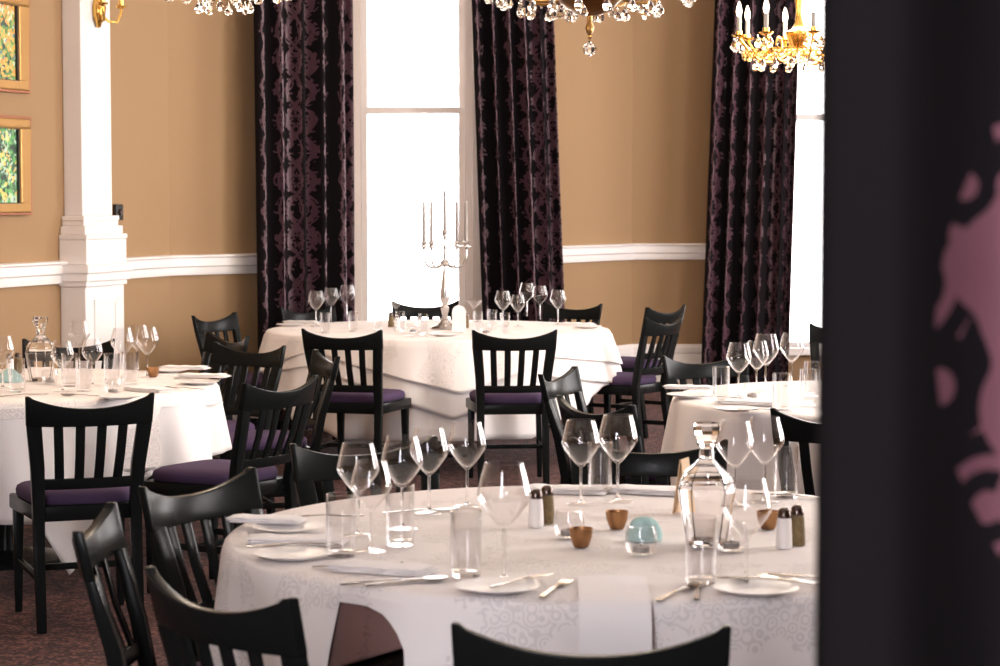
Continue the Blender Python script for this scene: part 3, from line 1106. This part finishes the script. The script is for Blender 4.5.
onto('votbowl', 617, 529, 'copper tealight bowl left of the turquoise paper', 'candle holder', scale=(0.78, 0.78, 1.2))
onto('votbowl', 768, 529, 'copper tealight bowl half behind the right salt shaker', 'candle holder', scale=(0.78, 0.78, 1.2))

# crumpled turquoise paper
x, y = at(644, 540, ZT)
mb = MB()
rnd = random.Random(3)
secs = []
for i in range(9):
    f = i / 8 * PI / 2
    rr, zz = 0.042 * math.cos(f) ** 0.7 + 0.0004, 0.055 * math.sin(f)
    secs.append([(rr * math.cos(2 * PI * k / 28) * (1 + 0.06 * math.sin(5 * k + i)), rr * 0.8 * math.sin(2 * PI * k / 28) * (1 + 0.06 * math.sin(3 * k + 2 * i)), zz) for k in range(28)])
mb.loft(secs)
tag(mb.build('folded_paper_napkin', M['teal'], smooth=60, loc=(x, y, ZT)), 'rounded turquoise paper napkin behind the clear votive', 'paper napkin')

# tan menu card leaning by the decanter
x, y = at(684, 513, ZT)
t = empty('menu_card', (x, y, ZT), 1.15)
tag(t, 'narrow tan menu card standing left of the decanter', 'menu card')
for s in (-1, 1):
    MB().loft([[(-0.03, s * 0.02 - 0.001, 0), (0.03, s * 0.02 - 0.001, 0), (0.03, s * 0.02 + 0.001, 0), (-0.03, s * 0.02 + 0.001, 0)],
               [(-0.03, s * 0.001 - 0.001, 0.14), (0.03, s * 0.001 - 0.001, 0.14), (0.03, s * 0.001 + 0.001, 0.14), (-0.03, s * 0.001 + 0.001, 0.14)]]).build('leaf', M['card'], t, smooth=0)

# place settings on the front table
onto('plate', 498, 591, 'white bread plate in front of the big wine glass, left of the hanging napkin', 'plate')
onto('plate', 756, 593, 'white bread plate at the right front below the decanter', 'plate')
onto('plate', 292, 558, 'white bread plate at the left edge of the front table, nearer of two', 'plate')
onto('plate', 288, 531, 'white bread plate at the left edge of the front table, further of two', 'plate')
PZ = 0.013


def cut(kind, px, py, deg, label, dz=0.0):
    nm = {'knife': 'knife', 'fork': 'fork', 'spoon': 'spoon'}[kind]
    return onto(kind, px, py, label, nm, math.radians(deg), dz)


cut('knife', 521, 588, -38, 'butter knife lying across the bread plate left of the hanging napkin', PZ)
cut('fork', 555, 590, -18, 'table fork between the left bread plate and the hanging napkin')
cut('fork', 677, 594, -28, 'dessert fork right of the hanging napkin, left of the spoon')
cut('spoon', 697, 592, -6, 'dessert spoon with amber bowl right of the hanging napkin')
cut('knife', 770, 588, 68, 'butter knife lying across the right bread plate', PZ)
cut('fork', 796, 583, 45, 'table fork at the far right beside the blurred curtain')
cut('knife', 812, 580, 52, 'table knife at the far right beside the blurred curtain')
cut('fork', 386, 583, -72, 'dessert fork at the left front of the table, upper of two pieces')
cut('spoon', 411, 583, -66, 'dessert spoon at the left front of the table with amber bowl')
cut('fork', 358, 567, -80, 'table fork lying between left plate and folded napkin')
cut('knife', 290, 552, -78, 'butter knife lying across the nearer left bread plate', PZ)
cut('knife', 318, 523, -80, 'butter knife lying across the further left bread plate', PZ)
cut('fork', 420, 512, -70, 'table fork lying below the left wine glasses')
cut('knife', 790, 497, 62, 'table knife at the back right of the front table')

GN = 'folded white napkins'
onto('napkin', 385, 571, 'folded white napkin lying at the left front of the nearest table', 'napkin', math.radians(70))
onto('napkin', 300, 543, 'folded napkin between the two left bread plates', 'napkin', math.radians(84), 0.0)
onto('napkin', 268, 527, 'rolled napkin end on the further left bread plate', 'napkin', math.radians(80), 0.014, scale=0.8)
onto('napkin', 655, 493, 'folded napkin at the back edge of the front table left of the decanter', 'napkin', math.radians(70))
onto('napkin', 568, 492, 'folded napkin at the back of the front table beside the pepper', 'napkin', math.radians(76))

# napkin hanging over the front edge
hx = at(612, 585, ZT)[0]
mb = MB()
r_, cx, cy = TF[2], TF[0], TF[1]
ang0 = math.atan2(-1, (hx - cx) / r_)
secs = []
path = []
rin = math.hypot(hx - cx, at(612, 578, ZT)[1] - cy)
for d in [0, 0.2, 0.4, 0.6, 0.8, 1.0]:
    path.append((rin + (r_ - 0.012 - rin) * d, 0.7735))
path += [(r_ + 0.012, 0.770), (r_ + 0.028, 0.758), (r_ + 0.043, 0.735)]
for d in (0.7, 0.66, 0.62, 0.58):
    path.append((r_ + 0.056 + (0.7 - d) * 0.12, d))
ux, uy = (hx - cx), (at(612, 590, ZT)[1] - cy)
un = math.hypot(ux, uy)
ux, uy = ux / un, uy / un
for i, (rr, z) in enumerate(path):
    hw = 0.072
    loop = []
    nrm = (0, 1) if i < 6 else (1, 0)
    for sgn, th in ((1, 0.0025), (-1, -0.0)):
        for k in range(7):
            a = (-1 + k / 3) * sgn
            bulge = 0.0015 * math.cos(a * 3)
            o2 = th + (bulge if sgn > 0 else 0)
            r2, z2 = rr + nrm[0] * o2, z + nrm[1] * o2
            loop.append((cx + ux * r2 - uy * hw * a, cy + uy * r2 + ux * hw * a, z2))
    secs.append(loop)
mb.loft(secs)
tag(mb.build('hanging_napkin', M['napkin'], smooth=60), 'white folded napkin hanging over the front edge of the nearest table', 'napkin')

# ---- far table
GB = 'wine glasses on the candelabra table'
for px, ty, sc, lb in (
    (316, 291, 1.0, 'leftmost wine glass at the left end of the candelabra table'),
    (331, 288, 1.0, 'middle wine glass of three at the left end of the candelabra table'),
    (347, 285, 1.03, 'right-hand wine glass of three at the left end of the candelabra table'),
    (503, 291, 1.0, 'leftmost wine glass of five at the right end of the candelabra table'),
    (518, 295, 0.9, 'short wine glass second of five at the right end of the candelabra table'),
    (527, 283, 1.03, 'tallest wine glass in the middle of five at the right end of the candelabra table'),
    (540, 286, 1.0, 'wine glass fourth of five at the right end of the candelabra table'),
    (558, 290, 1.0, 'rightmost wine glass of five at the right end of the candelabra table'),
):
    glass_top(px, ty, lb, scale=sc, group=GB)
GT2 = 'tumblers on the candelabra table'
for px, by, lb in (
    (325, 333, 'water tumbler below the left wine glasses of the candelabra table'),
    (353, 331, 'water tumbler right of the three left wine glasses of the candelabra table'),
    (378, 331, 'water tumbler behind the left dark chair rail on the candelabra table'),
    (400, 331, 'water tumbler right of the left pepper pot on the candelabra table'),
    (423, 334, 'water tumbler left of the candelabra foot'),
    (478, 331, 'water tumbler right of the right pepper pot on the candelabra table'),
    (492, 329, 'water tumbler left of the five wine glasses on the candelabra table'),
    (505, 333, 'water tumbler below the five wine glasses on the candelabra table'),
):
    onto('tumbler', px, by, lb, 'tumbler', group=GT2, scale=0.85)
onto('coupe', 396, 322, 'wide cocktail glass at the back left of the candelabra', 'cocktail glass')
onto('coupe', 474, 322, 'wide cocktail glass at the back right of the candelabra', 'cocktail glass')
onto('pepper', 391, 327, 'brown pepper shaker left of the candelabra', 'pepper shaker')
onto('salt', 397, 329, 'white salt shaker left of the candelabra', 'salt shaker')
onto('pepper', 466, 328, 'brown pepper shaker right of the candelabra', 'pepper shaker')
onto('votive', 413, 333, 'clear votive glass left of the candelabra foot', 'candle holder')
onto('votive', 486, 334, 'clear votive glass between candelabra and the right dark chair', 'candle holder')
onto('plate', 290, 326, 'white bread plate at the left end of the candelabra table', 'plate')
onto('plate', 588, 328, 'white bread plate at the right end of the candelabra table', 'plate')
onto('plate', 446, 336, 'white bread plate at the front edge below the candelabra', 'plate')
onto('napkin', 578, 325, 'folded napkin beside the plate at the right end of the candelabra table', 'napkin', 1.2)
onto('napkin', 302, 323, 'folded napkin beside the plate at the left end of the candelabra table', 'napkin', 1.3)
cut('knife', 446, 335.5, 85, 'butter knife on the plate below the candelabra', PZ)
cut('fork', 420, 337, 60, 'fork at the front edge left of the candelabra plate')

# white arched place card by the candelabra
x, y = at(459, 332, ZT)
t = empty('table_card', (x, y, ZT))
tag(t, 'white round-topped table card right beside the candelabra', 'card')
mb = MB()
loop = [(-0.042, 0), (0.042, 0), (0.042, 0.12)] + [(0.042 * math.cos(a * PI / 10), 0.12 + 0.042 * math.sin(a * PI / 10)) for a in range(1, 10)] + [(-0.042, 0.12)]
mb.loft([[(p, s * 0.0015, q) for p, q in loop] for s in (-1, 1)])
mb.build('card_face', M['whitecard'], t, smooth=0).rotation_euler = (-0.1, 0, 0)
MB().box(-0.03, 0.03, -0.002, 0.05, 0, 0.002).build('card_foot', M['whitecard'], t, smooth=0)

# candelabra
cxb, cyb = at(445, 329, ZT)
t = empty('candelabra', (cxb, cyb, ZT), 0.0)
tag(t, 'silver five-armed candelabra before the bright window', 'candelabra')
MB().lathe([(0, 0), (0.085, 0), (0.088, 0.006), (0.08, 0.014), (0.055, 0.024), (0.03, 0.04), (0.022, 0.055), (0.026, 0.065), (0.016, 0.075), (0, 0.075)], 32).build('foot', M['silver'], t)
MB().lathe([(0, 0.075), (0.014, 0.075), (0.02, 0.1), (0.027, 0.13), (0.016, 0.15), (0.027, 0.175), (0.031, 0.2), (0.025, 0.26), (0.014, 0.34), (0.011, 0.385), (0.027, 0.395), (0.03, 0.405), (0.024, 0.418), (0.01, 0.43),
            (0.007, 0.49), (0.013, 0.5), (0.013, 0.507), (0.007, 0.515), (0.008, 0.56), (0, 0.56)], 24).build('stem', M['silver'], t)


def cup(mb, x, y, z):
    mb.lathe([(0, 0), (0.008, 0.0), (0.01, 0.012), (0.034, 0.018), (0.034, 0.022), (0.014, 0.024), (0.016, 0.04), (0.022, 0.052), (0.013, 0.054), (0.012, 0.03), (0, 0.03)], 20, (x, y, z))


CUPS = []
for deg in (10, 168, 57, 233):
    a = math.radians(deg)
    rad = 0.132
    mb = MB()
    pts = []
    for k in range(13):
        f = k / 12
        rr = rad * math.sin(min(1, f * 1.25) * PI / 2)
        zz = 0.408 - 0.03 * math.sin(min(1, f * 1.6) * PI) + 0.085 * max(0, (f - 0.5) / 0.5) ** 1.6
        pts.append((rr * math.cos(a), rr * math.sin(a), zz))
    mb.tube(pts, [0.007] * 13, 8)
    ex, ey, ez = pts[-1]
    am = mb.build('arm', M['silver'], t)
    c_ = MB()
    cup(c_, ex, ey, ez - 0.004)
    c_.build('candle_cup', M['silver'], am)
    CUPS.append((ex, ey, ez + 0.026, ['rightmost', 'leftmost', 'second from right', 'second from left'][(10, 168, 57, 233).index(deg)]))
c_ = MB()
cup(c_, 0, 0, 0.555)
c_.build('candle_cup', M['silver'], t)
CUPS.append((0, 0, 0.585, 'tallest middle'))
ca, sa = 1.0, 0.0
for ex, ey, ez, w in CUPS:
    wx, wy = cxb + ex * ca - ey * sa, cyb + ex * sa + ey * ca
    t2 = empty('taper_candle', (wx, wy, ZT + ez))
    tag(t2, 'slim white taper candle, %s of the five in the silver candelabra' % w, 'candle', 'tapers in the silver candelabra')
    MB().lathe([(0, 0), (0.0115, 0), (0.0105, 0.1), (0.009, 0.255), (0.005, 0.268), (0, 0.27)], 14).build('wax', M['wax'], t2)
    MB().lathe([(0, 0.269), (0.0012, 0.269), (0.0012, 0.28), (0, 0.28)], 6).build('wick', M['black'], t2)

# ---- left table
GL = 'wine glasses on the left table'
for px, ty, sc, lb in (
    (79, 321, 1.0, 'tall round wine glass just right of the decanter on the left table'),
    (92, 339, 0.9, 'small wine glass in front of the decanter group on the left table'),
    (122, 328, 1.03, 'wine glass left of the pair before the pilaster on the left table'),
    (147, 327, 1.02, 'rightmost wine glass on the left table'),
    (138, 325, 0.98, 'wine glass half behind the rightmost one on the left table'),
    (62, 341, 0.95, 'wine glass below the decanter stopper on the left table'),
    (2, 336, 1.0, 'wine glass cut by the left edge of the view'),
):
    glass_top(px, ty, lb, scale=sc, group=GL)
onto('decanter', 41, 381, 'cut glass decanter on the left table', 'decanter', 0.2)
GT3 = 'tumblers on the left table'
for px, by, lb in (
    (70, 386, 'water tumbler below the decanter on the left table'),
    (84, 391, 'water tumbler above the near chair rail on the left table'),
    (112, 386, 'water tumbler below the left wine glass of the pilaster pair'),
    (130, 384, 'water tumbler between the two right wine glasses of the left table'),
    (17, 392, 'water tumbler at the left edge of the view'),
):
    onto('tumbler', px, by, lb, 'tumbler', group=GT3)
onto('pepper', 18, 373, 'brown pepper shaker at the left edge of the left table', 'pepper shaker')
onto('salt', 10, 374, 'white salt shaker at the left edge of the left table', 'salt shaker')
onto('votive', 113, 394, 'clear votive glass at the front of the left table above the chair rail', 'candle holder')
onto('votive', 50, 384, 'clear votive glass left of the tumblers on the left table', 'candle holder')
onto('votbowl', 153, 377, 'copper tealight bowl right of the wine glasses on the left table', 'candle holder', scale=(0.78, 0.78, 1.2))
onto('plate', 199, 384, 'white bread plate at the right end of the left table', 'plate')
onto('plate', 170, 372, 'white bread plate at the back right of the left table', 'plate')
onto('plate', 120, 399, 'white bread plate just above the near chair rail of the left table', 'plate')
onto('napkin', 205, 377, 'folded napkin at the right end of the left table', 'napkin', 1.35)
onto('napkin', 150, 391, 'folded napkin lying right of the near chair rail on the left table', 'napkin', 0.9)
onto('napkin', 186, 369, 'folded napkin at the back right of the left table', 'napkin', 1.4)
cut('knife', 199, 383, 80, 'butter knife on the plate at the right end of the left table', PZ)
cut('fork', 185, 389, 60, 'fork in front of the right plate on the left table')
cut('spoon', 80, 396, 75, 'dessert spoon above the near chair rail on the left table')
cut('knife', 22, 396, -55, 'knife lying at the left edge of the left table')
x, y = at(10, 382, ZT)
mb = MB()
mb.loft([[(r * math.cos(2 * PI * k / 28) * (1 + 0.08 * math.sin(5 * k)), r * 0.8 * math.sin(2 * PI * k / 28), z) for k in range(28)] for r, z in ((0.06, 0), (0.062, 0.012), (0.045, 0.035), (0.02, 0.055), (0.004, 0.06))])
tag(mb.build('folded_paper_napkin', M['teal'], smooth=60, loc=(x, y, ZT)), 'turquoise paper napkin at the left edge of the left table', 'paper napkin')

# ---- right table
GR = 'wine glasses on the right table'
for px, ty, sc, lb in (
    (739, 343, 1.0, 'leftmost wine glass on the right table against the damask curtain'),
    (766, 334, 1.08, 'large wine glass second from left on the right table'),
    (757, 341, 0.98, 'wine glass behind the large one on the right table'),
    (792, 333, 1.03, 'wine glass before the bright window on the right table'),
):
    glass_top(px, ty, lb, scale=sc, group=GR)
GT4 = 'tumblers on the right table'
for px, by, lb in (
    (721, 402, 'water tumbler below the leftmost wine glass of the right table'),
    (781, 410, 'water tumbler at the front of the right table beside the dark chair'),
    (808, 405, 'water tumbler next to the blurred curtain on the right table'),
    (812, 396, 'water tumbler behind the others next to the blurred curtain'),
):
    onto('tumbler', px, by, lb, 'tumbler', group=GT4)
onto('plate', 688, 397, 'white bread plate at the left end of the right table', 'plate')
onto('plate', 735, 411, 'white bread plate at the front of the right table', 'plate')
onto('napkin', 690, 392, 'folded napkin at the left end of the right table', 'napkin', 1.3, 0.014, scale=0.9)
onto('napkin', 752, 404, 'folded napkin at the front of the right table', 'napkin', 1.2)
cut('knife', 716, 398, 75, 'knife lying right of the plate on the right table')
cut('fork', 765, 411, 80, 'fork at the front edge of the right table')
onto('votive', 752, 399, 'clear votive glass at the front left of the right table', 'candle holder')

# ------------------------------------------------------------------ chandeliers
drop_mb = MB()
drop_mb.lathe([(0, 0), (0.004, -0.003), (0.0045, -0.008), (0.002, -0.012), (0.003, -0.016), (0.011, -0.026), (0.019, -0.045), (0.0205, -0.054), (0.014, -0.067), (0, -0.073)], 8)
drop0 = drop_mb.build('crystal_drop', M['crystal'], smooth=0)
bead0 = MB().lathe([(0, 0), (0.006, -0.004), (0.008, -0.01), (0.006, -0.016), (0, -0.02)], 8).build('crystal_bead', M['crystal'], smooth=0)
FIRSTDROP = [True, True]


def add_drop(parent, loc, sc=1.0, bead=False):
    src = bead0 if bead else drop0
    i = 1 if bead else 0
    if FIRSTDROP[i]:
        FIRSTDROP[i] = False
        o = src
    else:
        o = src.copy()
        COL.objects.link(o)
    o.parent = parent
    o.location = loc
    o.rotation_euler = (0, 0, random.uniform(0, 3))
    o.scale = (sc, sc, sc)


def chandelier(x, y, z, R, narm, label, metal, scale=1.0, bowl=0.13, power=38, rot=0.0, up=0.0, dropz=-0.02, finial=True, armz=0.0, hang=0.0, filigree=False):
    """z: height of the bottom of the central bowl"""
    t = empty('chandelier', (x, y, z), rot)
    tag(t, label, 'chandelier')
    b = bowl
    MB().lathe([(0, 0), (b * 0.25, 0.004), (b * 0.7, 0.035), (b, 0.085), (b * 1.05, 0.095), (b * 1.02, 0.105), (b * 0.6, 0.115), (b * 0.3, 0.16), (b * 0.22, 0.22), (b * 0.35, 0.28), (b * 0.2, 0.33), (b * 0.12, 0.4), (b * 0.1, 0.5), (b * 0.3, 0.56), (b * 0.1, 0.6), (0, 0.6)], 32, (0, 0, up)).build('body', M[metal], t, smooth=50)
    if finial:
        MB().lathe([(0, 0.01), (0.014, 0.004), (0.011, -0.03), (0.022, -0.05), (0.018, -0.075), (0.008, -0.09), (0.013, -0.1), (0, -0.115)], 16, (0, 0, up)).build('finial', M[metal], t)
        MB().lathe([(0, -0.115), (0.006, -0.118), (0.027, -0.135), (0.036, -0.155), (0.026, -0.178), (0, -0.19)], 10, (0, 0, up)).build('crystal_ball', M['crystal'], t, smooth=0)
    MB().tube([(0, 0, 0.58 + up), (0, 0, ZC - z - 0.06)], 0.008, 8).build('chain', M[metal], t)
    MB().lathe([(0, ZC - z - 0.07), (0.04, ZC - z - 0.06), (0.075, ZC - z - 0.01), (0.075, ZC - z), (0, ZC - z)], 24).build('ceiling_rose', M[metal], t)
    ring = [(R * 0.72 * math.cos(2 * PI * k / 40), R * 0.72 * math.sin(2 * PI * k / 40), 0.09 + armz) for k in range(41)]
    MB().tube(ring, 0.006, 6).build('ring', M[metal], t)
    for k in range(narm):
        a = 2 * PI * k / narm
        ca, sa = math.cos(a), math.sin(a)
        mb = MB()
        pts = []
        for i in range(15):
            f = i / 14
            rr = b * 0.5 + (R - b * 0.5) * f
            zz = 0.1 + (armz if f > 0.15 else armz * f / 0.15) - 0.07 * math.sin(f * PI * 1.05) + 0.06 * f ** 3
            pts.append((rr * ca, rr * sa, zz))
        mb.tube(pts, 0.0085, 8)
        sc1 = []
        for i in range(16):   # scroll above the arm
            f = i / 15 * 1.6 * PI
            rr = 0.5 * R + 0.09 * R * (1 + 1.2 * math.cos(f) * (1 - i / 24))
            sc1.append((rr * ca, rr * sa, 0.12 + armz + 0.055 * math.sin(f) * (1 - i / 24)))
        mb.tube(sc1, 0.006, 6)
        if filigree:
            for m_ in range(3):
                ac = a + (m_ - 1) * 0.26
                for sg in (-1, 1):
                    sp2 = []
                    for i in range(14):
                        f = i / 13
                        th = f * 2.6 * PI
                        q_ = 0.034 * (1 - 0.75 * f)
                        tang = sg * (0.03 - q_ * math.cos(th))
                        sp2.append((R * 0.9 * ca * math.cos(ac - a) - math.sin(ac) * tang - R * 0.9 * sa * math.sin(ac - a),
                                    R * 0.9 * sa * math.cos(ac - a) + math.cos(ac) * tang + R * 0.9 * ca * math.sin(ac - a), 0.075 + q_ * math.sin(th)))
                    mb.tube(sp2, 0.0045, 5)
        ez = pts[-1][2]
        mb.lathe([(0, -0.006), (0.012, -0.004), (0.036, 0.006), (0.04, 0.014), (0.018, 0.016), (0.018, 0.035), (0, 0.035)], 16, (R * ca, R * sa, ez))
        am = mb.build('arm', M[metal], t, smooth=50)
        MB().lathe([(0, 0), (0.0125, 0), (0.0125, 0.075), (0, 0.075)], 12, (R * ca, R * sa, ez + 0.035)).build('candle_tube', M['wax'], am)
        MB().lathe([(0, 0), (0.011, 0.006), (0.0165, 0.03), (0.012, 0.055), (0.004, 0.08), (0, 0.085)], 12, (R * ca, R * sa, ez + 0.11)).build('bulb', M['bulb'], am, smooth=60)
        for j in range(3):
            aa = a + (j - 1) * 0.09 * 0.4 / R
            add_drop(t, (R * 1.06 * math.cos(aa), R * 1.06 * math.sin(aa), ez + 0.002 - 0.012 * (j % 2) - hang), 1.0 * scale)
        add_drop(t, (R * 0.72 * ca, R * 0.72 * sa, 0.09 + armz + dropz), scale)
        a2 = a + PI / narm
        add_drop(t, (R * 0.72 * math.cos(a2), R * 0.72 * math.sin(a2), 0.09 + armz + dropz), scale)
        add_drop(t, (R * 0.72 * math.cos(a2 + 0.15), R * 0.72 * math.sin(a2 + 0.15), 0.085 + armz + dropz), scale * 0.8, True)
        add_drop(t, (b * 1.05 * math.cos(a2), b * 1.05 * math.sin(a2), 0.09), scale * 0.8)
    lamp('chandelier_glow', (x, y, z + 0.24), power, (1.0, 0.8, 0.62), 0.3)
    return t


chandelier(0.425, 10.5, 2.395, 0.46, 8, 'bronze chandelier with crystal drops hanging at the top centre', 'bronze', 1.15, 0.16, rot=0.2, up=0.04, armz=0.07, dropz=-0.04, hang=0.06)
chandelier(1.62, 12.0, 2.27, 0.33, 8, 'gilded chandelier with lit candle bulbs at the top right', 'brass', 1.0, 0.07, rot=0.1, up=0.1, finial=False, filigree=True)
chandelier(-1.12, 9.0, 2.29, 0.37, 8, 'chandelier at the top left, only its lowest crystal drops in view', 'bronze', 1.0, 0.1, rot=0.35, up=0.2, finial=False, armz=0.07, hang=0.04, dropz=0.0)
